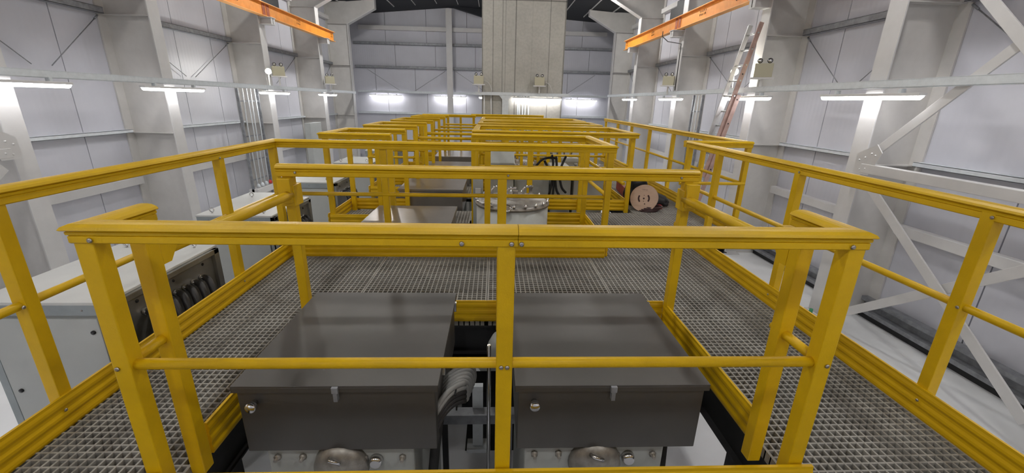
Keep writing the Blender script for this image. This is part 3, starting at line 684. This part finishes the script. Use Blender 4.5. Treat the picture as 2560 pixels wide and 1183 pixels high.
# machine housings under the boxes
def machine(label, x0, x1, y0, y1, zt, front=True):
    t = thing('switchgear_housing', label, 'machine', ((x0+x1)/2, (y0+y1)/2, FL), 'grey machine housings')
    MB().box(x0, x1, y0, y1, FL+.5, zt).build('housing', m_mach, t, .01)
    for sx in (x0+.06, x1-.06):
        for sy in (y0+.06, y1-.06): MB().box(sx-.04, sx+.04, sy-.04, sy+.04, FL, FL+.5).build('leg', m_black, t)
    if front:
        for f in (.07, .24, .66, .92):
            MB().lathe((x0+(x1-x0)*f, y0, zt-.055-.01*(f > .5)), [(0, 0), (.016, 0), (.016, .012), (.009, .013), (.009, .03), (0, .03)], (0, -1, 0), 6).build('bolt', m_cast, t)
        xc = x0+(x1-x0)*.5
        dm = MB().lathe((xc, y0, zt-.10), [(0, 0), (.12, 0), (.115, .03), (.085, .055), (.04, .065), (0, .066)], (0, -1, 0), 28).build('cover_dome', m_cast, t)
        MB().tube([(xc-.03, y0-.05, zt-.02), (xc-.02, y0-.075, zt-.005), (xc+.02, y0-.07, zt-.03)], .010, 8).build('fitting', m_chrome, dm)
        MB().lathe((x0+(x1-x0)*.74, y0, zt-.075), [(0, 0), (.03, 0), (.03, .02), (.022, .035), (0, .035)], (0, -1, 0), 16).build('cap', m_chrome, t)
    return t
machine('grey bolted housing under the left foreground steel box', -.985, -.345, 1.50, 2.28, -1.462)
machine('grey bolted housing under the right foreground steel box', .150, .790, 1.50, 2.28, -1.462)
for i, (a, b) in enumerate(((4.0, 4.68), (5.75, 6.6), (7.5, 8.35), (9.3, 10.2))):
    machine('grey housing under the %s box of the rear row' % ['first', 'second', 'third', 'fourth'][i], -1.22, -.5, a, b, -1.512, False)
# brace strut beside the right box
tag(MB().tube([(.83, 1.62, -1.47), (.93, 1.66, FL)], .03, 10).build('strut', m_black), 'dark round strut at the right end of the right housing', 'strut')
# cables between the boxes
for i in range(6):
    y = 1.60+i*.028
    mb = MB().tube(bez((-.245, y, -1.38+.010*i), (-.225, y+.02, -1.265), (-.135+.006*i, y+.05, -1.235), (-.125+.006*i, y+.11, -1.325), 12)+bez((-.122+.006*i, y+.12, -1.37), (-.12+.006*i, y+.15, -1.47), (-.16, y+.26, -1.50), (-.245, y+.36, -1.50), 6), .0125, 10)
    tag(mb.build('cable', m_cable), 'grey cable looping out of the left steel box, %s from the front' % ['first', 'second', 'third', 'fourth', 'fifth', 'sixth'][i], 'cable', 'grey looping cables')
for i in range(5):
    mb = MB().tube(bez((-.245, 1.52+.004*i, -1.39+.022*i), (-.215, 1.55, -1.325+.022*i), (-.18, 1.60+.004*i, -1.315+.020*i), (-.128, 1.66+.006*i, -1.36+.020*i), 8), .0125, 8)
    tag(mb.build('cable', m_cabled if i < 3 else m_cable), 'dark bundled cable under the grey loops, %s of the tied bundle' % ['lowest', 'second', 'middle', 'fourth', 'topmost'][i], 'cable', 'tied cable bundle')
tag(MB().tube(arc((-.165, 1.60, -1.325), .062, -1.2, 1.9, 10, 'yz'), .004, 6).build('cable_tie', m_rubber), 'black cable tie around the bundled cables', 'cable tie')
tag(MB().tube([(-.235, 1.56, -1.35), (-.262, 1.57, -1.55), (-.30, 1.60, -1.9), (-.31, 1.62, FL)], .024, 10).build('cable_bundle', m_rubber), 'thick black cable bundle hanging beside the left box', 'cable bundle')
t = thing('pipe_stand', 'galvanised steel channel stand with feet between the two housings', 'stand', (-.05, 2.4, FL))
MB().box(-.42, .15, 2.26, 2.34, -2.04, -1.97).build('cross_channel', m_galvd, t)
MB().box(-.13, -.06, 2.33, 2.37, -2.3, -1.80).build('upright', m_galv, t); MB().box(-.17, -.02, 2.3, 2.4, -2.32, -2.29).build('foot_plate', m_galv, t)
MB().box(-.36, -.32, 2.47, 2.51, FL, -1.6).build('upright', m_black, t); MB().box(.10, .14, 2.3, 2.34, FL, -2.04).build('upright', m_galvd, t)
tag(MB().tube([(-.02, 2.2, -1.4), (-.02, 2.2, FL)], .012, 8).build('pipe', m_chrome), 'thin bright pipe standing between the housings', 'pipe')
tag(MB().box(-.24, .5, 3.05, 3.45, FL, FL+.012).build('rubber_mat', m_rubber), 'black frayed rubber mat on the floor seen between the housings', 'mat')
tag(MB().box(-.30, .5, 3.48, 3.82, FL, FL+.30).build('plinth', m_rubber), 'black plinth on the floor behind the rubber mat', 'plinth')
tag(MB().lathe((.08, 2.45, -1.75), [(0, 0), (.05, 0), (.10, .06), (.11, .2), (.08, .26), (0, .27)], (0, 0, 1), 20).build('bushing', m_mach), 'pale grey bell shaped bushing deep between the housings', 'bushing')

# ================================================================ MACHINES IN THE REAR PITS (right)
def tank(label, x, y, r, zt):
    t = thing('pressure_tank', label, 'tank', (x, y, FL), 'grey round tanks')
    MB().lathe((x, y, FL), [(0, 0), (r, 0), (r, zt-.06-FL), (0, zt-.06-FL)], n=48).build('shell', m_mach, t)
    MB().lathe((x, y, zt-.06), [(0, 0), (r+.012, 0), (r+.012, .02), (r-.02, .04), (r-.06, .055), (0, .06)], n=48).build('top_flange', m_cast, t)
    for k in range(20):
        a = 2*math.pi*k/20
        MB().lathe((x+(r-.0)*math.cos(a), y+(r-.0)*math.sin(a), zt-.022), [(0, 0), (.016, 0), (.016, .018), (.008, .02), (.008, .035), (0, .035)], n=6).build('bolt', m_chrome, t)
    return t
def fittings(t, x0, x1, y, z, n, seed):
    random.seed(seed)
    for k in range(n):
        x = x0+(x1-x0)*(k+.5)/n+random.uniform(-.02, .02); yy = y+random.uniform(-.06, .06); kind = random.randint(0, 2)
        if kind == 0: MB().lathe((x, yy, z), [(0, 0), (.035, 0), (.035, .02), (.018, .03), (.018, .08), (.028, .085), (.028, .11), (0, .115)], n=14).build('valve', m_cast, t)
        elif kind == 1:
            MB().tube([(x, yy, z), (x, yy, z+.07), (x+.03, yy, z+.10), (x+.10, yy, z+.10)], .014, 8).build('elbow_pipe', m_chrome, t)
        else: MB().box(x-.03, x+.03, yy-.03, yy+.03, z, z+.07).build('block', m_cast, t, .006)
tk = tank('grey round tank with bolted flange just behind the middle handrail', .20, 4.42, .385, -.99)
fittings(tk, -.05, .45, 4.5, -.99, 6, 3)
MB().lathe((.13, 4.03, -1.02), [(0, -.0), (.04, 0), (.045, .015), (.03, .02), (0, .02)], (0, -.7, .7), 20).build('sight_glass', m_chrome, tk)
t = thing('control_cabinet', 'grey control unit with slanted hood behind the first tank', 'cabinet', (.6, 6.3, FL))
MB().box(-.12, .28, 5.95, 6.55, FL, -.96).build('left_case', m_mach, t, .01)
MB().prism([(5.92, -.96), (6.55, -.96), (6.55, -.66), (6.25, -.66), (5.92, -.84)], 'x', -.13, .29).build('hood', m_mach, t, .01)
MB().box(.30, .82, 6.15, 6.6, FL, -1.10).build('middle_case', m_mach, t, .01)
MB().box(.84, 1.12, 6.0, 6.6, FL, -.90).build('right_case', m_mach, t, .01)
MB().box(1.16, 1.60, 6.0, 6.6, FL, -.98).build('end_case', m_mach, t, .01)
MB().box(.90, .98, 5.995, 6.0, -1.03, -.95).build('sticker', m_sticker, t)
fittings(t, .32, .8, 6.3, -1.10, 5, 5); fittings(t, 1.2, 1.6, 6.25, -.98, 5, 8)
CB = [[(.50, 5.90, -.96), (.58, 5.82, -.85), (.66, 5.80, -.75), (.76, 5.82, -.73), (.86, 5.84, -.74)],
      [(.80, 5.85, -.70), (.82, 5.80, -.80), (.80, 5.78, -.95), (.84, 5.79, -1.10), (.83, 5.80, -1.35)],
      [(.86, 5.86, -.72), (.87, 5.80, -.85), (.85, 5.78, -1.0), (.88, 5.80, -1.2), (.98, 5.82, -1.32)],
      [(.70, 5.86, -.78), (.78, 5.80, -.92), (.82, 5.79, -1.02), (.78, 5.80, -1.25)],
      [(1.0, 5.88, -.72), (.94, 5.80, -.82), (.90, 5.78, -.95), (.95, 5.79, -1.15), (1.02, 5.82, -1.22)]]
for i, pts in enumerate(CB):
    q = []
    for p0, p1 in zip(pts[:-1], pts[1:]):
        for k in range(4): q.append(Vector(p0).lerp(Vector(p1), k/4))
    q.append(Vector(pts[-1]))
    for _ in range(2): q = [q[0]]+[(q[j-1]+q[j]*2+q[j+1])/4 for j in range(1, len(q)-1)]+[q[-1]]
    tag(MB().tube(q, .017, 8).build('cable', m_rubber), 'black cable in front of the grey control unit, %s' % ['bowed over to the left', 'hanging in the middle', 'hanging and bent to the right', 'crossing the middle ones', 'rightmost'][i], 'cable', 'black drooping cables')
t = thing('control_cabinet', 'slim grey post cabinet with a square white socket beside the first tank', 'cabinet', (-.10, 4.80, FL))
MB().box(-.235, -.125, 4.66, 4.80, FL, -.80).build('case', m_mach, t, .006)
MB().box(-.21, -.15, 4.654, 4.66, -1.0, -.94).build('socket', m_sticker, t, .002)
tk = tank('grey round tank in the second machine pit', .45, 8.15, .36, -1.1); fittings(tk, .2, .7, 8.1, -1.1, 4, 11)
tk = tank('grey round tank in the third machine pit', .5, 9.85, .36, -1.1); fittings(tk, .2, .8, 9.8, -1.1, 4, 12)
t = thing('control_cabinet', 'grey control unit in the second machine pit', 'cabinet', (1.3, 8.2, FL))
MB().box(1.0, 1.6, 7.95, 8.45, FL, -1.0).build('case', m_mach, t, .01); fittings(t, 1.05, 1.55, 8.2, -1.0, 4, 13)
# small things in pit 2 bottom: pipework between tank and box
tag(MB().tube([(.585, 4.5, -1.6), (.80, 4.5, -1.62), (.85, 4.5, -2.2)], .04, 12).build('pipe', m_mach), 'grey pipe elbow right of the first tank', 'pipe')

# ================================================================ CABINETS ON THE LEFT
def cabinet(label, x0, x1, y0, y1, zt, cables=True, eyes=True):
    t = thing('electrical_cabinet', label, 'cabinet', ((x0+x1)/2, (y0+y1)/2, FL), 'grey electrical cabinets on the left')
    MB().box(x0+.02, x1-.02, y0+.02, y1-.02, FL+.1, zt-.02).build('body', m_cab, t)
    MB().box(x0, x1, y0, y1, FL, FL+.1).build('plinth', m_galvd, t)
    MB().box(x0-.005, x1+.005, y0-.005, y1+.005, zt-.02, zt).build('top', m_cabt, t, .004)
    mb = MB(); mb.box(x0, x1, y0, y0+.02, zt-.09, zt-.02)
    for xx in (x0, x1-.05): mb.box(xx, xx+.05, y0, y0+.02, FL+.1, zt-.09)
    mb.build('front_frame', m_trim, t, .003)
    dr = MB().box(x0+.06, x1-.06, y0-.006, y0+.02, FL+.15, zt-.11).build('door', m_cab, t, .004)
    MB().lathe((x1-.10, y0-.006, zt-.20), [(0, 0), (.013, 0), (.013, .01), (0, .012)], (0, -1, 0), 12).build('lock', m_glossblack, dr)
    MB().lathe((x0+.12, y0-.006, zt-.62), [(0, 0), (.013, 0), (.013, .01), (0, .012)], (0, -1, 0), 12).build('lock', m_glossblack, dr)
    for f in (.15, .5, .82): MB().lathe((x0+(x1-x0)*f, y0, zt-.055), [(0, 0), (.007, 0), (.006, .004), (0, .005)], (0, -1, 0), 8).build('screw', m_screw, t)
    # stainless gland side facing the deck
    mb = MB(); mb.box(x1-.02, x1+.03, y0, y0+.06, zt-.62, zt-.02); mb.box(x1-.02, x1+.03, y1-.08, y1-.02, zt-.62, zt-.02); mb.box(x1-.02, x1+.03, y0, y1-.02, zt-.06, zt-.02)
    mb.build('side_frame', m_stain, t, .003)
    MB().box(x1-.02, x1, y0+.06, y1-.08, zt-.62, zt-.06).build('gland_plate', m_stain, t)
    for yy in (y0+.22, y0+.55, y1-.2): MB().lathe((x1, yy, zt-.10), [(0, 0), (.012, 0), (.012, .004), (0, .005)], (1, 0, 0), 12).build('grommet', m_glossblack, t)
    for (xx, yy) in ((x0+.12, y0+.08), (x1-.12, y0+.08), (x0+.12, y1-.08), (x1-.12, y1-.08))[0 if eyes else 2:]:
        mb = MB().tube(arc((xx, yy, zt+.035), .022, 0, 2*math.pi, 14, 'xz')[:-1], .006, 8, closed=True); mb.tube([(xx, yy, zt), (xx, yy, zt+.012)], .009, 8)
        mb.build('lifting_eye', m_chrome, t)
    if cables:
        n = 7
        for k in range(n):
            yy = y0+.25+(y1-y0-.5)*k/(n-1)
            g = MB().lathe((x1, yy, zt-.19), [(0, 0), (.026, 0), (.026, .03), (.020, .035), (.020, .05), (0, .05)], (1, 0, -.1), 12).build('gland', m_chrome, t)
            MB().tube(bez((x1+.03, yy, zt-.193), (x1+.12, yy-.05, zt-.18), (x1+.17, yy-.10, zt-.25), (x1+.18, yy-.16, zt-.7), 8), .025, 8).build('cable', m_cabled, t)
    return t
cabinet('nearest grey electrical cabinet below the left handrail, bottom left', -3.12, -2.345, 2.37, 3.44, -1.21, eyes=False)
cabinet('second grey electrical cabinet along the left side', -3.12, -2.345, 4.37, 5.30, -1.21)
cabinet('third grey electrical cabinet along the left side', -3.12, -2.38, 6.27, 7.15, -1.21)
cabinet('fourth grey electrical cabinet along the left side', -3.12, -2.38, 8.3, 9.2, -1.21)
cabinet('farthest grey electrical cabinet along the left side', -3.12, -2.38, 10.4, 11.3, -1.21, False)
t = thing('electrical_cabinet', 'low pale grey cabinet against the left wall behind the second cabinet', 'cabinet', (-5.0, 8.6, FL))
MB().box(-4.9, -4.1, 7.6, 8.5, FL, -1.9).build('body', m_cab, t, .01); MB().box(-4.92, -4.08, 7.58, 8.52, -1.9, -1.87).build('top', m_cabt, t, .004)
tag(MB().box(-6.3, -6.1, 14.6, 15.5, -2.3, -.85).build('wall_cabinet', m_cab, bevel=.01), 'grey cabinet far down the left wall', 'cabinet')

# ================================================================ THINGS ON THE WALKWAY
# plywood cable reel
t = thing('cable_reel', 'pale plywood cable reel disc standing on the right walkway', 'reel', (2.10, 5.72, ZG))
ax = Vector((-.42, -.90, .12)).normalized()
cr = Vector((2.11, 5.70, ZG+.188))
def disc_with_slots(c, ax, r, th, name, m, slots):
    a = ax; ref = Vector((0, 0, 1)); u = ref.cross(a).normalized(); v = a.cross(u)
    me = bpy.data.meshes.new(name); bm = bmesh.new()
    vs = [bm.verts.new(c+(u*math.cos(2*math.pi*k/64)+v*math.sin(2*math.pi*k/64))*r+Vector((0, 0, H0))-WL[t.name]) for k in range(64)]
    bm.faces.new(vs); r0 = bmesh.ops.extrude_face_region(bm, geom=bm.faces[:]); 
    bmesh.ops.translate(bm, verts=[e for e in r0['geom'] if isinstance(e, bmesh.types.BMVert)], vec=-a*th)
    bmesh.ops.recalc_face_normals(bm, faces=bm.faces); bm.to_mesh(me); bm.free(); me.materials.append(m)
    o = bpy.data.objects.new(name, me); C.objects.link(o); o.parent = t
    return o, u, v
o, u_, v_ = disc_with_slots(cr, ax, .187, .012, 'front_disc', m_wood, True)
disc_with_slots(cr-ax*.13, ax, .187, .012, 'rear_disc', m_wood, True)
MB().lathe(tuple(cr-ax*.012), [(0, -.118), (.07, -.118), (.07, 0), (0, 0)], tuple(ax), 24).build('hub', m_cabled, t)
for s in (-1, 1):
    mb = MB(); b = []
    for i in range(9):
        a = math.radians(-38+76*i/8)+(math.pi if s < 0 else 0)+.12
        for rr in (.060, .082): mb.v.append(cr+ax*.0012+(u_*math.cos(a)+v_*math.sin(a))*rr)
    for i in range(8): mb.face([2*i, 2*i+1, 2*i+3, 2*i+2])
    for i in range(18): mb.v.append(mb.v[i]-ax*.001)
    for i in range(8): mb.face([18+2*i+2, 18+2*i+3, 18+2*i+1, 18+2*i])
    mb.build('slot', m_brown, t)
for (pu, pv, r) in ((0, 0, .012), (.0, .045, .005), (.0, -.038, .005), (.02, -.075, .008)):
    MB().lathe(tuple(cr+u_*pu+v_*pv), [(0, 0), (r, 0), (r, .0015), (0, .0016)], tuple(ax), 14).build('hole', m_brown, t)
mb = MB()
for k in range(5): 
    q = cr+u_*(-.035+.017*k)*1+v_*.118+ax*.001
    mb.hexa([q, q+u_*.003, q+u_*.003+ax*.001, q+ax*.001, q+v_*.014, q+u_*.003+v_*.014, q+u_*.003+v_*.014+ax*.001, q+v_*.014+ax*.001])
    if k % 2: mb.hexa([q, q+u_*.01, q+u_*.01+ax*.001, q+ax*.001, q+v_*.003, q+u_*.01+v_*.003, q+u_*.01+v_*.003+ax*.001, q+v_*.003+ax*.001])
mb.build('printed_mark', m_brown, t)
# black bag behind it
def blob(name, label, c, sc, m, seed, cat, amp=.25):
    bm = bmesh.new(); bmesh.ops.create_icosphere(bm, subdivisions=4, radius=1)
    from mathutils import noise
    for v in bm.verts:
        nn = noise.noise(v.co*1.6+Vector((seed, 0, 0)))*amp+noise.noise(v.co*4+Vector((seed, 5, 0)))*amp*.35
        v.co *= 1+nn; v.co.x *= sc[0]; v.co.y *= sc[1]; v.co.z *= sc[2]
    zmin = min(v.co.z for v in bm.verts)
    for v in bm.verts:
        v.co.z = max(v.co.z, -sc[2]*.75)
        v.co += Vector((c[0], c[1], c[2]+sc[2]*.75+H0))
    me = bpy.data.meshes.new(name); bm.to_mesh(me); bm.free(); me.materials.append(m)
    for p in me.polygons: p.use_smooth = True
    o = bpy.data.objects.new(name, me); C.objects.link(o); return tag(o, label, cat)
blob('tool_bag', 'slumped black fabric tool bag behind the plywood reel', (2.16, 6.15, ZG), (.17, .22, .23), m_fabric, 2, 'bag', .35)
blob('work_jacket', 'crumpled black jacket on the walkway right of the bag', (2.46, 6.25, ZG), (.19, .36, .09), m_fabric, 9, 'jacket')
t = thing('hose_coil', 'dark flattened hose coil lying behind the reel', 'hose', (2.30, 5.62, ZG))
for k in range(4):
    MB().tube([(2.20+.14*math.cos(a)+.02*k, 5.74+.10*math.sin(a), ZG+.012+.018*k) for a in [2*math.pi*i/24 for i in range(24)]], .011, 8, closed=True).build('loop', m_brown, t)
tag(MB().box(2.36, 2.42, 5.95, 6.05, ZG, ZG+.09).build('white_box', m_sticker, bevel=.01), 'small white box between reel and walkway edge', 'box')
tag(MB().box(2.37, 2.45, 5.83, 5.92, ZG, ZG+.06).build('red_can', m_redb, bevel=.015), 'small red tin beside the white box', 'tin')
mb = MB(); P0, Q0 = Vector((2.08, 6.30, ZG+.09)), Vector((2.20, 7.30, ZG+.09))
mb.beam(P0, Q0, .05, .17)
tag(mb.build('red_case', m_red, bevel=.008), 'long narrow dark red case lying along the inner walkway edge', 'case')
tag(MB().box(1.98, 2.16, 7.55, 7.95, ZG, ZG+.05).build('cardboard_box', m_card, bevel=.004), 'small brown cardboard carton beyond the red case', 'carton')

# ================================================================ LADDER
t = thing('extension_ladder', 'tall faded red extension ladder leaning against the right wall', 'ladder', (4.05, 8.6, FL))
T0 = Vector((4.93, 8.40, 1.50)); B0 = Vector((3.95, 8.40, FL+.02)); a = (T0-B0).normalized()
nrm = Vector((a.z, 0, -a.x))
def rail(y, p, q, off, m, nm): 
    A = B0+(T0-B0)*p+nrm*off; B = B0+(T0-B0)*q+nrm*off
    MB().beam((A.x, y, A.z), (B.x, y, B.z), .028, .085, side=tuple(nrm)).build(nm, m, t, .003)
rail(8.42, .36, 1, 0, m_ladder, 'fly_rail'); rail(8.78, .36, 1, 0, m_alu, 'fly_rail')
rail(8.385, 0, .72, .065, m_ladder, 'base_rail'); rail(8.815, 0, .72, .065, m_alu, 'base_rail')
k = .01
for i in range(16):
    p = .03+i*.062
    off = 0 if p > .70 else .065
    c = B0+(T0-B0)*p+nrm*off; MB().tube([(c.x, 8.39, c.z), (c.x, 8.81, c.z)], .016, 8).build('rung', m_alu, t)
for y in (8.37, 8.83): MB().box(3.97, 4.10, y-.03, y+.03, FL, FL+.05).build('foot', m_rubber, t)
for i in range(9):
    p = .1+i*.1; off = 0 if p > .72 else .065; c = B0+(T0-B0)*p+nrm*off
    MB().lathe((c.x, 8.405 if off == 0 else 8.37, c.z), [(0, 0), (.014, 0), (.014, .004), (0, .005)], (0, -1, 0), 8).build('rivet', m_glossblack, t)
# red sign-like strip beside ladder foot, seen through the rails
tag(MB().lathe((3.55, 8.9, FL), [(0, 0), (.07, 0), (.07, .5), (.05, .56), (.02, .6), (.02, .66), (0, .66)], n=20).build('fire_extinguisher', m_redb), 'red fire extinguisher standing beyond the ladder', 'extinguisher')
tag(MB().tube([(4.72, 5.4, FL), (4.72, 5.4, FL+.22)], .025, 10).build('floor_valve', m_green), 'small green capped pipe stub at the foot of the right column', 'pipe')
# crane pendant cable on the right
tag(MB().tube([(4.74, 12.9, 1.98), (4.74, 12.9, 1.85), (4.80, 12.6, 1.68), (4.93, 11.97, 1.55), (4.93, 11.97, .9), (4.93, 11.97, .38)], .012, 8).build('power_cable', m_cabled), 'dark cable dropping from the right crane beam to the trunking', 'cable')
for x, y, z, lab in ((-.33, 13.84, .58, 'left'), (1.56, 13.84, .58, 'middle')):
    tag(MB().tube(bez((x, y, z), (x+.18, y, z-.02), (x+.22, y, z-.2), (x+.24, y, .26), 10), .008, 6).build('power_cable', m_white), 'thin white cable curving from the %s shaft emergency light' % lab, 'cable')
